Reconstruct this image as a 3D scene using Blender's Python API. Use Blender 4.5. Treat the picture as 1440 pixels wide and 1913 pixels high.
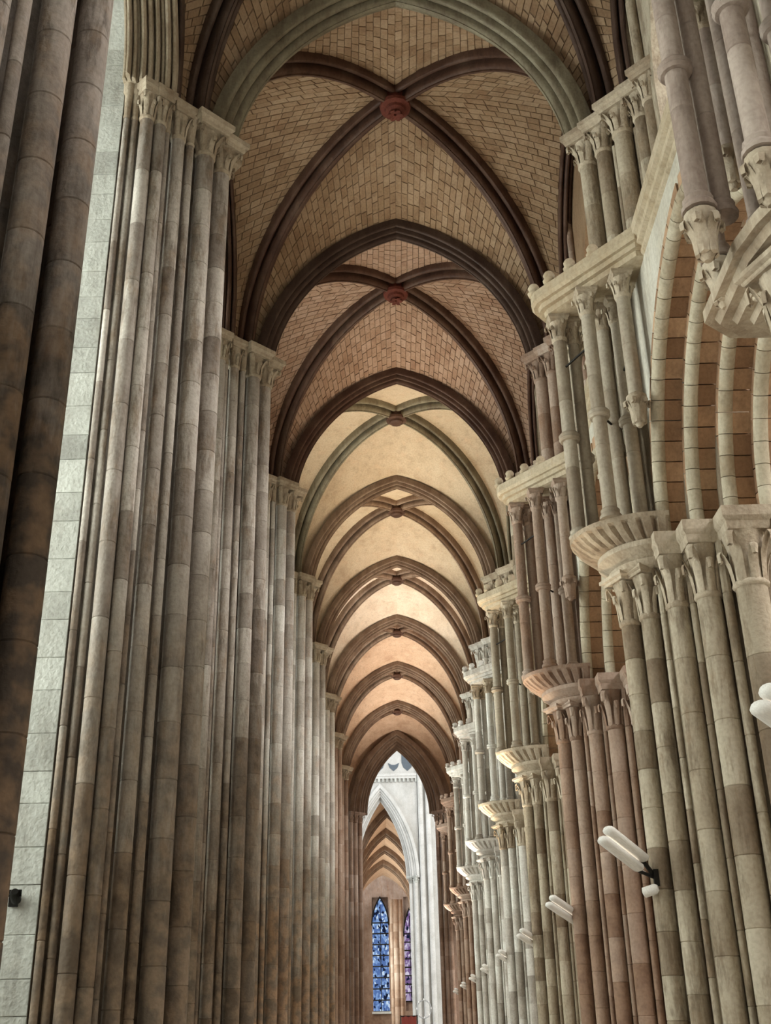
import bpy, math, random
from mathutils import Vector, Matrix
random.seed(7)
PI = math.pi
scene = bpy.context.scene
col = scene.collection
for o in list(bpy.data.objects):
    bpy.data.objects.remove(o)

# ------------------------------------------------------------------ camera
FPX = 2087.0
cam_d = bpy.data.cameras.new('camera')
cam = bpy.data.objects.new('camera', cam_d)
col.objects.link(cam)
cam_d.sensor_fit = 'VERTICAL'
cam_d.sensor_height = 36.0
cam_d.lens = 36.0 * FPX / 1913.0
cam_d.clip_end = 400
fw = Vector((744 - 720, 1935 - 956, FPX)).normalized()
up = Vector((622 - 720, -3500 - 956, FPX))
up = (up - fw * up.dot(fw)).normalized()
rt = fw.cross(up)
if rt.x < 0:
    rt = -rt
Rm = Matrix((rt, fw, up))                       # photo axes -> world
cx, cy, cz = Rm.col[0], -Rm.col[1], -Rm.col[2]
M4 = Matrix.Identity(4)
for i in range(3):
    M4[i][0], M4[i][1], M4[i][2] = cx[i], cy[i], cz[i]
M4[2][3] = 1.6
cam.matrix_world = M4
scene.camera = cam

# ------------------------------------------------------------------ light
scene.view_settings.view_transform = 'Standard'
scene.view_settings.look = 'None'
scene.view_settings.gamma = 1.0
scene.view_settings.use_curve_mapping = False
scene.view_settings.exposure = 0.0
world = bpy.data.worlds.new('overcast_sky')
scene.world = world
world.use_nodes = True
wn = world.node_tree
wn.nodes['Background'].inputs[0].default_value = (0.90, 0.96, 1.0, 1)
wn.nodes['Background'].inputs[1].default_value = 2.3
WINDOW_STRENGTH = 12.0
LAMP_POWER = 60.0
scene.cycles.max_bounces = 6
scene.cycles.diffuse_bounces = 5
scene.cycles.use_adaptive_sampling = True
scene.cycles.adaptive_threshold = 0.03
scene.cycles.caustics_reflective = False
scene.cycles.caustics_refractive = False


def area(name, loc, direction, sx, sy, power, color):
    l = bpy.data.lights.new(name, 'AREA')
    l.shape = 'RECTANGLE'; l.size = sx; l.size_y = sy
    l.energy = power; l.color = color
    o = bpy.data.objects.new(name, l)
    o.location = loc
    o.rotation_euler = Vector(direction).to_track_quat('-Z', 'Y').to_euler()
    col.objects.link(o)
    return o


# daylight of the high nave windows, which stand above and to the right of the aisle, then an added fill light behind the viewer
area('nave_clerestory_daylight', (15.3, 25, 17.5), (-1, 0, -0.42), 66, 6, 30000, (1.0, 0.97, 0.93))
area('added_west_fill', (0.3, -6.8, 9.0), (0, 1, 0.15), 4.5, 9, 110, (1.0, 0.95, 0.9))

# ------------------------------------------------------------------ materials
def mat(name, build, rough=0.9):
    m = bpy.data.materials.new(name)
    m.use_nodes = True
    nt = m.node_tree
    b = nt.nodes['Principled BSDF']
    b.inputs['Roughness'].default_value = rough
    b.inputs['Specular IOR Level'].default_value = 0.25
    build(nt, b)
    return m


def node(nt, t, **kw):
    n = nt.nodes.new(t)
    for k, v in kw.items():
        setattr(n, k, v)
    return n


def ramp(nt, stops, interp='LINEAR'):
    r = node(nt, 'ShaderNodeValToRGB')
    r.color_ramp.interpolation = interp
    el = r.color_ramp.elements
    while len(el) < len(stops):
        el.new(0.5)
    for e, (p, c) in zip(el, stops):
        e.position = p
        e.color = (*c, 1)
    return r


def stone(name, light, mid, dark, stain, stain_amt=0.5, bump=0.25, tone_amt=0.5, scale=1.0, rough=0.9, low_tint=0.0, rust=None, low_h=0.98):
    """weathered limestone: tone per drum or block, blotches, vertical streaks, pits"""
    def build(nt, b):
        L = nt.links.new
        geo = node(nt, 'ShaderNodeNewGeometry')
        oi = node(nt, 'ShaderNodeObjectInfo')
        at = node(nt, 'ShaderNodeAttribute', attribute_name='tone')
        add = node(nt, 'ShaderNodeMath', operation='ADD')
        L(oi.outputs['Random'], add.inputs[0]); L(at.outputs['Fac'], add.inputs[1])
        fr = node(nt, 'ShaderNodeMath', operation='FRACT')
        L(add.outputs[0], fr.inputs[0])
        mp = node(nt, 'ShaderNodeMapping'); mp.inputs['Scale'].default_value = (1.1 * scale, 1.1 * scale, 0.8 * scale)
        L(geo.outputs['Position'], mp.inputs[0])
        n1 = node(nt, 'ShaderNodeTexNoise'); n1.inputs['Scale'].default_value = 1.7; n1.inputs['Detail'].default_value = 4; n1.inputs['Roughness'].default_value = 0.62
        L(mp.outputs[0], n1.inputs['Vector'])
        mix = node(nt, 'ShaderNodeMix', data_type='FLOAT')
        mix.inputs[0].default_value = tone_amt
        L(n1.outputs['Fac'], mix.inputs[2]); L(fr.outputs[0], mix.inputs[3])
        r1 = ramp(nt, [(0.22, dark), (0.47, mid), (0.74, light)])
        L(mix.outputs[0], r1.inputs[0])
        mp2 = node(nt, 'ShaderNodeMapping'); mp2.inputs['Scale'].default_value = (4.2, 4.2, 0.8)
        L(geo.outputs['Position'], mp2.inputs[0])
        n2 = node(nt, 'ShaderNodeTexNoise'); n2.inputs['Scale'].default_value = 1.3; n2.inputs['Detail'].default_value = 5; n2.inputs['Roughness'].default_value = 0.75
        L(mp2.outputs[0], n2.inputs['Vector'])
        r2 = ramp(nt, [(0.47, (0, 0, 0)), (0.62, (1, 1, 1))])
        L(n2.outputs['Fac'], r2.inputs[0])
        fac = node(nt, 'ShaderNodeMath', operation='MULTIPLY'); fac.inputs[1].default_value = stain_amt
        L(r2.outputs[0], fac.inputs[0])
        fsrc = fac.outputs[0]
        if low_tint > 0:      # browner and darker towards the bottom, broken by noise
            sx = node(nt, 'ShaderNodeSeparateXYZ'); L(geo.outputs['Position'], sx.inputs[0])
            zz = node(nt, 'ShaderNodeMath', operation='MULTIPLY_ADD'); zz.inputs[1].default_value = -0.13; zz.inputs[2].default_value = low_h
            L(sx.outputs[2], zz.inputs[0])
            za = node(nt, 'ShaderNodeMath', operation='ADD'); L(zz.outputs[0], za.inputs[0]); L(n2.outputs['Fac'], za.inputs[1])
            zr = node(nt, 'ShaderNodeMapRange'); zr.inputs[1].default_value = 0.55; zr.inputs[2].default_value = 1.1
            zr.inputs[3].default_value = 0.0; zr.inputs[4].default_value = low_tint
            L(za.outputs[0], zr.inputs[0])
            mx = node(nt, 'ShaderNodeMath', operation='MAXIMUM'); L(fac.outputs[0], mx.inputs[0]); L(zr.outputs[0], mx.inputs[1])
            fsrc = mx.outputs[0]
        mc = node(nt, 'ShaderNodeMix', data_type='RGBA')
        L(fsrc, mc.inputs[0]); L(r1.outputs[0], mc.inputs[6])
        n4 = node(nt, 'ShaderNodeTexNoise'); n4.inputs['Scale'].default_value = 5.0; n4.inputs['Detail'].default_value = 3
        L(geo.outputs['Position'], n4.inputs['Vector'])
        r4 = ramp(nt, [(0.42, tuple(0.75 * c for c in stain)), (0.60, rust or tuple(1.35 * c for c in stain))])
        L(n4.outputs['Fac'], r4.inputs[0]); L(r4.outputs[0], mc.inputs[7])
        n3 = node(nt, 'ShaderNodeTexNoise'); n3.inputs['Scale'].default_value = 26; n3.inputs['Detail'].default_value = 2
        L(geo.outputs['Position'], n3.inputs['Vector'])
        r3 = ramp(nt, [(0.3, (0.84, 0.83, 0.82)), (0.6, (1.04, 1.04, 1.04))])
        L(n3.outputs['Fac'], r3.inputs[0])
        mm = node(nt, 'ShaderNodeMix', data_type='RGBA', blend_type='MULTIPLY'); mm.inputs[0].default_value = 0.8
        L(mc.outputs[2], mm.inputs[6]); L(r3.outputs[0], mm.inputs[7])
        L(mm.outputs[2], b.inputs['Base Color'])
        bp = node(nt, 'ShaderNodeBump'); bp.inputs['Strength'].default_value = bump; bp.inputs['Distance'].default_value = 0.03
        ad = node(nt, 'ShaderNodeMath', operation='ADD'); L(n3.outputs['Fac'], ad.inputs[0]); L(n1.outputs['Fac'], ad.inputs[1])
        L(ad.outputs[0], bp.inputs['Height']); L(bp.outputs[0], b.inputs['Normal'])
    return mat(name, build, rough)


def plain(name, c, rough=0.6, metal=0.0):
    def build(nt, b):
        n = node(nt, 'ShaderNodeTexNoise'); n.inputs['Scale'].default_value = 12
        r = ramp(nt, [(0.3, tuple(x * 0.82 for x in c)), (0.7, c)])
        nt.links.new(n.outputs['Fac'], r.inputs[0]); nt.links.new(r.outputs[0], b.inputs['Base Color'])
        b.inputs['Metallic'].default_value = metal
    return mat(name, build, rough)


MT = {}
MT['pier'] = stone('grey_limestone', (0.56, 0.52, 0.47), (0.40, 0.36, 0.32), (0.20, 0.165, 0.14), (0.13, 0.088, 0.055), 0.66, 0.35, 0.38, low_tint=0.82, rust=(0.215, 0.145, 0.09))
MT['pier_dark'] = stone('sooty_limestone', (0.40, 0.355, 0.32), (0.28, 0.24, 0.21), (0.13, 0.10, 0.08), (0.055, 0.038, 0.026), 0.7, 0.35, 0.35, low_tint=0.93, rust=(0.13, 0.08, 0.045), low_h=1.25)  # darker stone for the nearest left pier, darkest towards the bottom
MT['pier_r'] = stone('buff_limestone', (0.493, 0.437, 0.344), (0.370, 0.311, 0.232), (0.194, 0.143, 0.100), (0.150, 0.101, 0.060), 0.62, 0.3, 0.5)
MT['pier_red'] = stone('rosy_limestone', (0.46, 0.37, 0.31), (0.34, 0.25, 0.195), (0.20, 0.13, 0.095), (0.24, 0.11, 0.055), 0.45, 0.3, 0.4, low_tint=0.42, rust=(0.30, 0.165, 0.095))
MT['colonette_mauve'] = stone('mauve_colonette_stone', (0.46, 0.39, 0.34), (0.34, 0.275, 0.235), (0.20, 0.15, 0.125), (0.15, 0.10, 0.08), 0.4, 0.2, 0.3)
MT['pier_pale'] = stone('pale_limestone', (0.68, 0.67, 0.63), (0.54, 0.51, 0.47), (0.30, 0.27, 0.235), (0.20, 0.155, 0.11), 0.4, 0.3, 0.4)
MT['pier_pale_low'] = stone('pale_limestone_rusty_foot', (0.68, 0.67, 0.63), (0.54, 0.51, 0.47), (0.30, 0.27, 0.235), (0.20, 0.13, 0.08), 0.4, 0.3, 0.4, low_tint=0.8, rust=(0.36, 0.21, 0.11))
MT['colonette'] = stone('buff_colonette_stone', (0.484, 0.432, 0.352), (0.372, 0.320, 0.251), (0.233, 0.180, 0.136), (0.186, 0.126, 0.088), 0.35, 0.2, 0.35)
MT['carved'] = stone('carved_capital_stone', (0.551, 0.478, 0.378), (0.437, 0.368, 0.279), (0.257, 0.193, 0.135), (0.190, 0.129, 0.081), 0.35, 0.4, 0.3, 2.0)
MT['ledge'] = stone('ledge_stone', (0.570, 0.488, 0.370), (0.475, 0.396, 0.282), (0.323, 0.248, 0.167), (0.285, 0.193, 0.106), 0.35, 0.25, 0.2)
MT['ashlar'] = stone('ashlar_stone', (0.56, 0.57, 0.53), (0.46, 0.465, 0.43), (0.31, 0.31, 0.285), (0.22, 0.20, 0.17), 0.35, 0.35, 0.35)
MT['plaster'] = stone('pale_plaster', (0.66, 0.64, 0.57), (0.57, 0.545, 0.47), (0.42, 0.38, 0.32), (0.36, 0.29, 0.21), 0.3, 0.15, 0.1)
MT['vou'] = stone('red_brown_voussoir', (0.528, 0.352, 0.226), (0.436, 0.275, 0.171), (0.290, 0.173, 0.104), (0.185, 0.109, 0.067), 0.35, 0.2, 0.55)
MT['roll'] = stone('pale_roll_moulding', (0.62, 0.57, 0.45), (0.52, 0.46, 0.35), (0.34, 0.28, 0.20), (0.28, 0.20, 0.12), 0.35, 0.2, 0.3)
MT['rib_dark'] = stone('sooty_rib_stone', (0.124, 0.087, 0.067), (0.071, 0.043, 0.032), (0.034, 0.017, 0.012), (0.037, 0.020, 0.014), 0.5, 0.2, 0.15, rough=0.55)  # darkest of the rib tones, used on near ribs
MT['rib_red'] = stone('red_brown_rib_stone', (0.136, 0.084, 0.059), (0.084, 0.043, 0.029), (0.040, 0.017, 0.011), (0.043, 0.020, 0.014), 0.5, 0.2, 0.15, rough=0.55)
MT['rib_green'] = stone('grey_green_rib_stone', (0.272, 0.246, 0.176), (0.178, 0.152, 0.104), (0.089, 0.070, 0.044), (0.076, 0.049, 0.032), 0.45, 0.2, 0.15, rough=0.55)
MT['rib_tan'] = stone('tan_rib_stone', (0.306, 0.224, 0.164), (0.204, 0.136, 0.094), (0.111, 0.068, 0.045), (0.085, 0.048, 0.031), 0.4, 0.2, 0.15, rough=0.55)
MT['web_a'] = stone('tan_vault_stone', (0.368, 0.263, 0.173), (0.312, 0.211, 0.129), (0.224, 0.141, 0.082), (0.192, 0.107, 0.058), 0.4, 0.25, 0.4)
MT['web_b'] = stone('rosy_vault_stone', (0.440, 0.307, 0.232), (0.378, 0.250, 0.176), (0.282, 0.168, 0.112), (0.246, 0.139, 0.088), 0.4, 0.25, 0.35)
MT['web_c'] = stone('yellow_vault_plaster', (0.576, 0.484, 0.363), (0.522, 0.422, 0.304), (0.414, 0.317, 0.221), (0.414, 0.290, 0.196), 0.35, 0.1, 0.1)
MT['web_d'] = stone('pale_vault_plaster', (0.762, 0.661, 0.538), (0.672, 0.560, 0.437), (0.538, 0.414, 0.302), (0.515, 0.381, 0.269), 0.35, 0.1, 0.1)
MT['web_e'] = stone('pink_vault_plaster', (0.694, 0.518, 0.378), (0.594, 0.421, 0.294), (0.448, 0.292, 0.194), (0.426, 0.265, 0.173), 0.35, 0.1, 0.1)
MT['mortar'] = stone('dark_mortar', (0.221, 0.148, 0.098), (0.178, 0.116, 0.075), (0.128, 0.080, 0.049), (0.068, 0.040, 0.026), 0.3, 0.2, 0.1)
MT['boss'] = stone('red_painted_boss', (0.165, 0.050, 0.033), (0.116, 0.030, 0.020), (0.066, 0.018, 0.013), (0.044, 0.015, 0.010), 0.3, 0.3, 0.2)
MT['floor'] = stone('floor_slab', (0.50, 0.47, 0.42), (0.42, 0.39, 0.34), (0.30, 0.27, 0.23), (0.25, 0.21, 0.17), 0.3, 0.1, 0.2)
MT['white_stone'] = stone('cleaned_white_stone', (0.62, 0.61, 0.585), (0.54, 0.53, 0.50), (0.42, 0.41, 0.38), (0.42, 0.38, 0.33), 0.2, 0.15, 0.15)
MT['iron'] = plain('dark_iron', (0.02, 0.018, 0.016), 0.5, 0.8)
MT['pewter'] = plain('pewter', (0.42, 0.42, 0.42), 0.5, 0.3)
MT['lamp'] = plain('white_enamel', (0.82, 0.80, 0.76), 0.35)
MT['red_cloth'] = plain('red_cloth', (0.17, 0.032, 0.022), 0.9)
MT['slate'] = plain('dark_glass_opening', (0.10, 0.12, 0.14), 0.3)


def emit_mat(name, build):
    m = bpy.data.materials.new(name); m.use_nodes = True
    nt = m.node_tree
    nt.nodes.remove(nt.nodes['Principled BSDF'])
    e = node(nt, 'ShaderNodeEmission')
    nt.links.new(e.outputs[0], nt.nodes['Material Output'].inputs[0])
    build(nt, e)
    return m


def daylight(nt, e):
    e.inputs[0].default_value = (0.95, 1.0, 0.92, 1)
    e.inputs[1].default_value = WINDOW_STRENGTH


MT['daylit_glass'] = emit_mat('daylit_leaded_glass', daylight)


def lampglow(nt, e):
    e.inputs[0].default_value = (1.0, 0.86, 0.68, 1)
    e.inputs[1].default_value = 2.0


MT['lamp_glow'] = emit_mat('lit_diffuser', lampglow)


def stained(c_a, c_b, c_c, strength):
    def f(nt, e):
        g = node(nt, 'ShaderNodeNewGeometry')
        mp = node(nt, 'ShaderNodeMapping'); mp.inputs['Scale'].default_value = (4.4, 4.4, 2.6)
        nt.links.new(g.outputs['Position'], mp.inputs[0])
        v = node(nt, 'ShaderNodeTexVoronoi'); v.inputs['Scale'].default_value = 1.7
        nt.links.new(mp.outputs[0], v.inputs['Vector'])
        s = node(nt, 'ShaderNodeSeparateColor'); nt.links.new(v.outputs['Color'], s.inputs[0])
        r = ramp(nt, [(0.0, (0.01, 0.015, 0.04)), (0.14, c_a), (0.55, c_b), (0.86, c_c)], 'CONSTANT')
        nt.links.new(s.outputs[0], r.inputs[0])
        nt.links.new(r.outputs[0], e.inputs[0]); e.inputs[1].default_value = strength
    return f


MT['blue_glass'] = emit_mat('blue_stained_glass', stained((0.10, 0.18, 0.42), (0.22, 0.36, 0.66), (0.60, 0.74, 0.90), 0.95))
MT['violet_glass'] = emit_mat('violet_stained_glass', stained((0.20, 0.12, 0.28), (0.45, 0.38, 0.55), (0.72, 0.66, 0.80), 0.9))

# ------------------------------------------------------------------ mesh helpers
CACHE = {}


def mesh(key, verts, faces, mat_name, sharp=38, tone=None):
    me = bpy.data.meshes.new(key if isinstance(key, str) else str(key[0]))
    me.from_pydata([tuple(v) for v in verts], [], faces)
    if tone is not None:
        a = me.attributes.new('tone', 'FLOAT', 'POINT')
        a.data.foreach_set('value', tone)
    me.polygons.foreach_set('use_smooth', [True] * len(me.polygons))
    me.update()
    me.set_sharp_from_angle(angle=math.radians(sharp))
    me.materials.append(MT[mat_name])
    return me


def cached(key, fn):
    if key not in CACHE:
        CACHE[key] = fn()
    return CACHE[key]


def put(name, me, parent=None, loc=(0, 0, 0), rot=(0, 0, 0), scale=(1, 1, 1)):
    o = bpy.data.objects.new(name, me)
    col.objects.link(o)
    o.location = loc; o.rotation_euler = rot; o.scale = scale
    o.parent = parent
    return o


def thing(name, label, cat, loc=(0, 0, 0), group=None):
    o = bpy.data.objects.new(name, None)
    o.empty_display_size = 0.2
    col.objects.link(o); o.location = loc
    o['label'] = label; o['category'] = cat
    if group:
        o['group'] = group
    return o


def struct(name, me, label, cat, loc=(0, 0, 0)):
    o = put(name, me, None, loc)
    o['kind'] = 'structure'; o['label'] = label; o['category'] = cat
    return o


class MB:
    def __init__(s):
        s.v = []; s.f = []; s.t = []

    def add(s, verts, faces, tone=0.0):
        k = len(s.v)
        s.v += [tuple(v) for v in verts]
        s.f += [tuple(i + k for i in f) for f in faces]
        s.t += [tone] * len(verts)
        return s

    def box(s, x0, x1, y0, y1, z0, z1, tone=0.0):
        v = [(x, y, z) for z in (z0, z1) for y in (y0, y1) for x in (x0, x1)]
        f = [(0, 2, 3, 1), (4, 5, 7, 6), (0, 1, 5, 4), (1, 3, 7, 5), (3, 2, 6, 7), (2, 0, 4, 6)]
        return s.add(v, f, tone)

    def lathe(s, prof, n, cx=0, cy=0, cz=0, tone=0.0, caps=True, a0=0.0):
        v = []; f = []
        m = len(prof)
        for r, z in prof:
            for k in range(n):
                a = a0 + 2 * PI * k / n
                v.append((cx + r * math.cos(a), cy + r * math.sin(a), cz + z))
        for i in range(m - 1):
            for k in range(n):
                k2 = (k + 1) % n
                f.append((i * n + k, i * n + k2, (i + 1) * n + k2, (i + 1) * n + k))
        if caps:
            f.append(tuple(reversed(range(n))))
            f.append(tuple((m - 1) * n + k for k in range(n)))
        return s.add(v, f, tone)

    def loft(s, rings, tone=0.0, caps=True):
        n = len(rings[0]); v = [p for r in rings for p in r]; f = []
        for i in range(len(rings) - 1):
            for k in range(n):
                k2 = (k + 1) % n
                f.append((i * n + k, i * n + k2, (i + 1) * n + k2, (i + 1) * n + k))
        if caps:
            f.append(tuple(reversed(range(n))))
            f.append(tuple((len(rings) - 1) * n + k for k in range(n)))
        return s.add(v, f, tone)

    def sweep(s, pts, ups, side, prof, tone=0.0, caps=True):
        """prof (u, v): u along side, v along the inward normal at every path point"""
        rings = []
        for p, nrm, sd in zip(pts, ups, side):
            rings.append([p + sd * u + nrm * w for u, w in prof])
        return s.loft(rings, tone, caps)

    def tube(s, a, b, r, n=8, tone=0.0):
        a = Vector(a); b = Vector(b); d = (b - a).normalized()
        x = d.orthogonal().normalized(); y = d.cross(x)
        rings = [[p + x * r * math.cos(2 * PI * k / n) + y * r * math.sin(2 * PI * k / n) for k in range(n)] for p in (a, b)]
        return s.loft(rings, tone)

    def build(s, key, mat_name, sharp=38):
        return mesh(key, s.v, s.f, mat_name, sharp, s.t)


def drum_mesh(r, h, n, m):
    def f():
        b = 0.008
        return MB().lathe([(r - b, 0), (r, b), (r, h - b), (r - b, h)], n).build('drum', m)
    return cached(('drum', round(r, 4), round(h, 4), n, m), f)


def shaft_mesh(r, H, n, m, dh, seed=0):
    def f():
        rnd = random.Random(seed)
        mb = MB(); k = max(1, round(H / dh)); h = H / k; b = 0.007
        for i in range(k):
            mb.lathe([(r - b, 0), (r, b), (r, h - b), (r - b, h)], n, 0, 0, i * h, rnd.random(), caps=False)
        return mb.build('shaft', m)
    return cached(('shaft', round(r, 4), round(H, 3), n, m, dh, seed), f)


def shaft(parent, x, y, z0, z1, r, m, drums=False, dh=0.62, seed=0, n=16, name='shaft'):
    """a round shaft; near ones are split into drums that are sub-parts"""
    if not drums:
        return put(name, shaft_mesh(r, z1 - z0, n, m, dh, seed), parent, (x, y, z0))
    e = bpy.data.objects.new(name, None); col.objects.link(e); e.parent = parent; e.location = (x, y, z0)
    e.empty_display_size = 0.1
    k = max(1, round((z1 - z0) / dh)); h = (z1 - z0) / k
    me = drum_mesh(r, h, 22, m)
    for i in range(k):
        put('drum', me, e, (0, 0, i * h), (0, 0, random.random() * 6))
    return e


def leaf_geo(r, h, w, out, curl):
    """a crocket leaf standing on the bell, its tip rolled outward; local +X is outward"""
    path = [(r * 1.02, 0.0), (r * 1.10, 0.28 * h), (r * 1.22, 0.55 * h), (r * 1.22 + out * 0.45, 0.80 * h),
            (r * 1.22 + out * 0.85, 0.93 * h), (r * 1.22 + out * 1.05, 0.86 * h), (r * 1.22 + out * 0.98, 0.86 * h - curl), (r * 1.22 + out * 0.78, 0.86 * h - curl * 0.7)]
    wid = [w * 0.75, w * 0.85, w, w * 0.95, w * 0.85, w * 0.8, w * 0.6, w * 0.35]
    V = []; F = []
    th = 0.22 * w
    for (x, z), ww in zip(path, wid):
        V += [(x, -ww / 2, z), (x + th, 0, z + th * 0.25), (x, ww / 2, z), (x - th * 0.8, 0, z - th * 0.3)]
    for i in range(len(path) - 1):
        for k in range(4):
            F.append((i * 4 + k, i * 4 + (k + 1) % 4, i * 4 + 4 + (k + 1) % 4, i * 4 + 4 + k))
    F.append((0, 3, 2, 1)); e = (len(path) - 1) * 4; F.append((e, e + 1, e + 2, e + 3))
    return V, F


def rotz(V, a):
    c, s = math.cos(a), math.sin(a)
    return [(x * c - y * s, x * s + y * c, z) for x, y, z in V]


def capital(parent, x, y, z, r, h, m='carved', rot=0.0, detail=False, ab=1.0, abh=None, leaves=8):
    """bell, astragal and crocket leaves; the abacus and, close by, each leaf are sub-parts"""
    abh = abh or 0.3 * h
    hb = h - abh
    lv = leaf_geo(r, hb * 1.02, r * 0.78, r * 0.80 * ab, hb * 0.20)
    lv2 = leaf_geo(r, hb * 0.72, r * 0.62, r * 0.55, hb * 0.15)

    def f():
        mb = MB()
        mb.lathe([(r * 0.98, -0.02), (r * 1.16, 0.0), (r * 1.2, 0.02), (r * 1.14, 0.045), (r * 1.0, 0.055), (r * 1.02, 0.35 * hb), (r * 1.10, 0.70 * hb), (r * 1.32, 0.94 * hb), (r * 1.38, hb)], 16)
        if not detail:
            for k in range(leaves):
                V, F = lv if k % 2 == 0 else lv2
                mb.add(rotz(V, PI / 4 + 2 * PI * k / leaves), F, 0.1)
        return mb.build('capital', m, 50)
    c = put('capital', cached(('cap', r, h, m, detail, ab, abh, leaves), f), parent, (x, y, z), (0, 0, rot))
    if detail:
        for k in range(leaves):
            me = cached(('leaf', r, h, m, ab, abh, k % 2), lambda: mesh('leaf', *(lv if k % 2 == 0 else lv2), m, 60))
            put('leaf', me, c, (0, 0, 0), (0, 0, PI / 4 + 2 * PI * k / leaves))
    R = r * 1.75 * ab

    def g():
        sq = lambda q, zz: [(q, q, zz), (-q, q, zz), (-q, -q, zz), (q, -q, zz)]
        return MB().loft([sq(R * 0.80, 0), sq(R * 0.84, abh * 0.12), sq(R * 0.86, abh * 0.35), sq(R * 0.98, abh * 0.5), sq(R, abh * 0.55), sq(R, abh)]).build('abacus', m, 20)
    put('abacus', cached(('aba', r, h, m, ab, abh), g), c, (0, 0, hb))
    return c


def prism(pts, z0, z1):
    """pts counter-clockwise plan"""
    return MB().loft([[(x, y, z0) for x, y in pts], [(x, y, z1) for x, y in pts]])


# ------------------------------------------------------------------ layout
XC = 0.30
YP = [6.05, 11.6, 17.0, 22.2, 27.7, 33.4, 38.95, 44.6, 50.5]
YEND = 56.6
ZS = 12.6                                    # springing of the aisle vault
BAYS = list(zip(YP, YP[1:] + [YEND]))
ORD = ['nearest', 'second', 'third', 'fourth', 'fifth', 'sixth', 'seventh', 'eighth', 'ninth']


def arch_half(a, rise, n, h=0.0):
    """half of a pointed arch as (distance from the middle, height): springing first, apex last; h: depth of the centres below the springing"""
    c = (rise * rise + 2 * rise * h - a * a) / (2 * a)
    R = math.hypot(a + c, h)
    t0 = math.asin(h / R)
    t1 = math.atan2(rise + h, c)
    out = []
    for i in range(n + 1):
        t = t0 + (t1 - t0) * i / n
        out.append((R * math.cos(t) - c, R * math.sin(t) - h, math.cos(t), math.sin(t)))
    return out


def rib_prof(W, D):
    """two side rolls, deep hollows and a filleted middle roll hanging lowest"""
    rr = 0.13 * W
    p = [(-0.5 * W, -0.05), (-0.5 * W, 0.30 * D)]
    for a in (180, 135, 90, 45, 5):
        p.append((-0.37 * W + rr * math.cos(math.radians(a)), 0.42 * D + rr * math.sin(math.radians(a))))
    p += [(-0.23 * W, 0.22 * D), (-0.15 * W, 0.16 * D), (-0.13 * W, 0.40 * D)]
    for a in (195, 160, 125):
        p.append((0.17 * W * math.cos(math.radians(a)), 0.70 * D + 0.24 * D * math.sin(math.radians(a))))
    p += [(-0.05 * W, 0.92 * D), (-0.05 * W, D)]
    return p + [(-u, v) for u, v in reversed(p)]


def rib_prof5(W, D):
    p = [(-0.5 * W, -0.05), (-0.5 * W, 0.20 * D)]
    for cx_, cy_, rr in ((-0.42, 0.30, 0.08), (-0.23, 0.56, 0.085)):
        for a in (180, 135, 90, 45, 0):
            p.append((cx_ * W + rr * W * math.cos(math.radians(a)), cy_ * D + rr * W * math.sin(math.radians(a))))
        p.append(((cx_ + rr + 0.005) * W, (cy_ - 0.20) * D)); p.append(((cx_ + rr + 0.02) * W, (cy_ - 0.20) * D))
    p[-1] = (-0.12 * W, 0.36 * D)
    for a in (190, 150, 115):
        p.append((0.115 * W * math.cos(math.radians(a)), 0.78 * D + 0.17 * D * math.sin(math.radians(a))))
    p += [(-0.035 * W, 0.95 * D), (-0.035 * W, D)]
    return p + [(-u, v) for u, v in reversed(p)]


PROF_T1 = rib_prof5(0.52, 0.31)
PROF_T = rib_prof5(0.40, 0.27)
PROF_D = rib_prof(0.36, 0.34)
PROF_W = rib_prof(0.22, 0.20)


def half_arch_pts(o, d, a, rise, n, stilt=0.0, h=0.0):
    """world points, inward normals, sides of a half arch. o: point on the springing level under the apex; d: unit vector from the apex foot outward"""
    P = []; N = []; S = []
    sd = Vector((-d.y, d.x, 0))
    if stilt > 0:
        for k in range(3):
            P.append(o + d * a + Vector((0, 0, stilt * k / 3))); N.append(-d); S.append(sd)
    for x, z, c, s in arch_half(a, rise, n, h):
        P.append(o + d * x + Vector((0, 0, stilt + z)))
        N.append(-(d * c + Vector((0, 0, s)))); S.append(sd)
    # the last section stands upright in the middle plane so both halves meet in a clean mitre
    x, z, c, s = arch_half(a, rise, n, h)[-1]
    N[-1] = Vector((0, 0, -1.0 / max(s, 0.3)))
    return P, N, S


# ------------------------------------------------------------------ large structure
def box_mesh(key, m, *b):
    mb = MB()
    for q in b:
        mb.box(*q)
    return mb.build(key, m, 20)


struct('floor', box_mesh('floor', 'floor', (-7.2, 16, -7, 100, -0.3, 0)), 'pale stone slab floor of the aisle and nave', 'floor')
struct('ceiling', box_mesh('ceiling', 'mortar', (-7.2, 4.6, -7, YEND + 0.3, 17.3, 17.6), (-7.2, -3.5, -7, YEND, 15.3, 15.6)), 'dark stone covering above the aisle vaults and chapels', 'ceiling')
struct('wall_back', box_mesh('wall_back', 'ashlar', (-7.2, 16, -7.3, -7, 0, 22)), 'stone west wall behind the viewer', 'wall')
struct('wall_nave', box_mesh('wall_nave', 'plaster', (15.6, 16, -7, 60, 0, 20)), 'pale stone wall across the nave', 'wall')

# left wall: chapel partitions behind every pier and the outer wall with tall windows
mb = MB()
for y in [0.5] + YP:
    mb.box(-7.0, -3.34, y - 1.0, y + 1.0, 0, 15.3)
mb.box(-7.3, -7.0, -7, YEND, 0, 17.3)
wall_left = struct('wall_left', mb.build('wall_left', 'ashlar', 20), 'pale grey ashlar chapel walls behind the left piers', 'wall')
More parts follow.
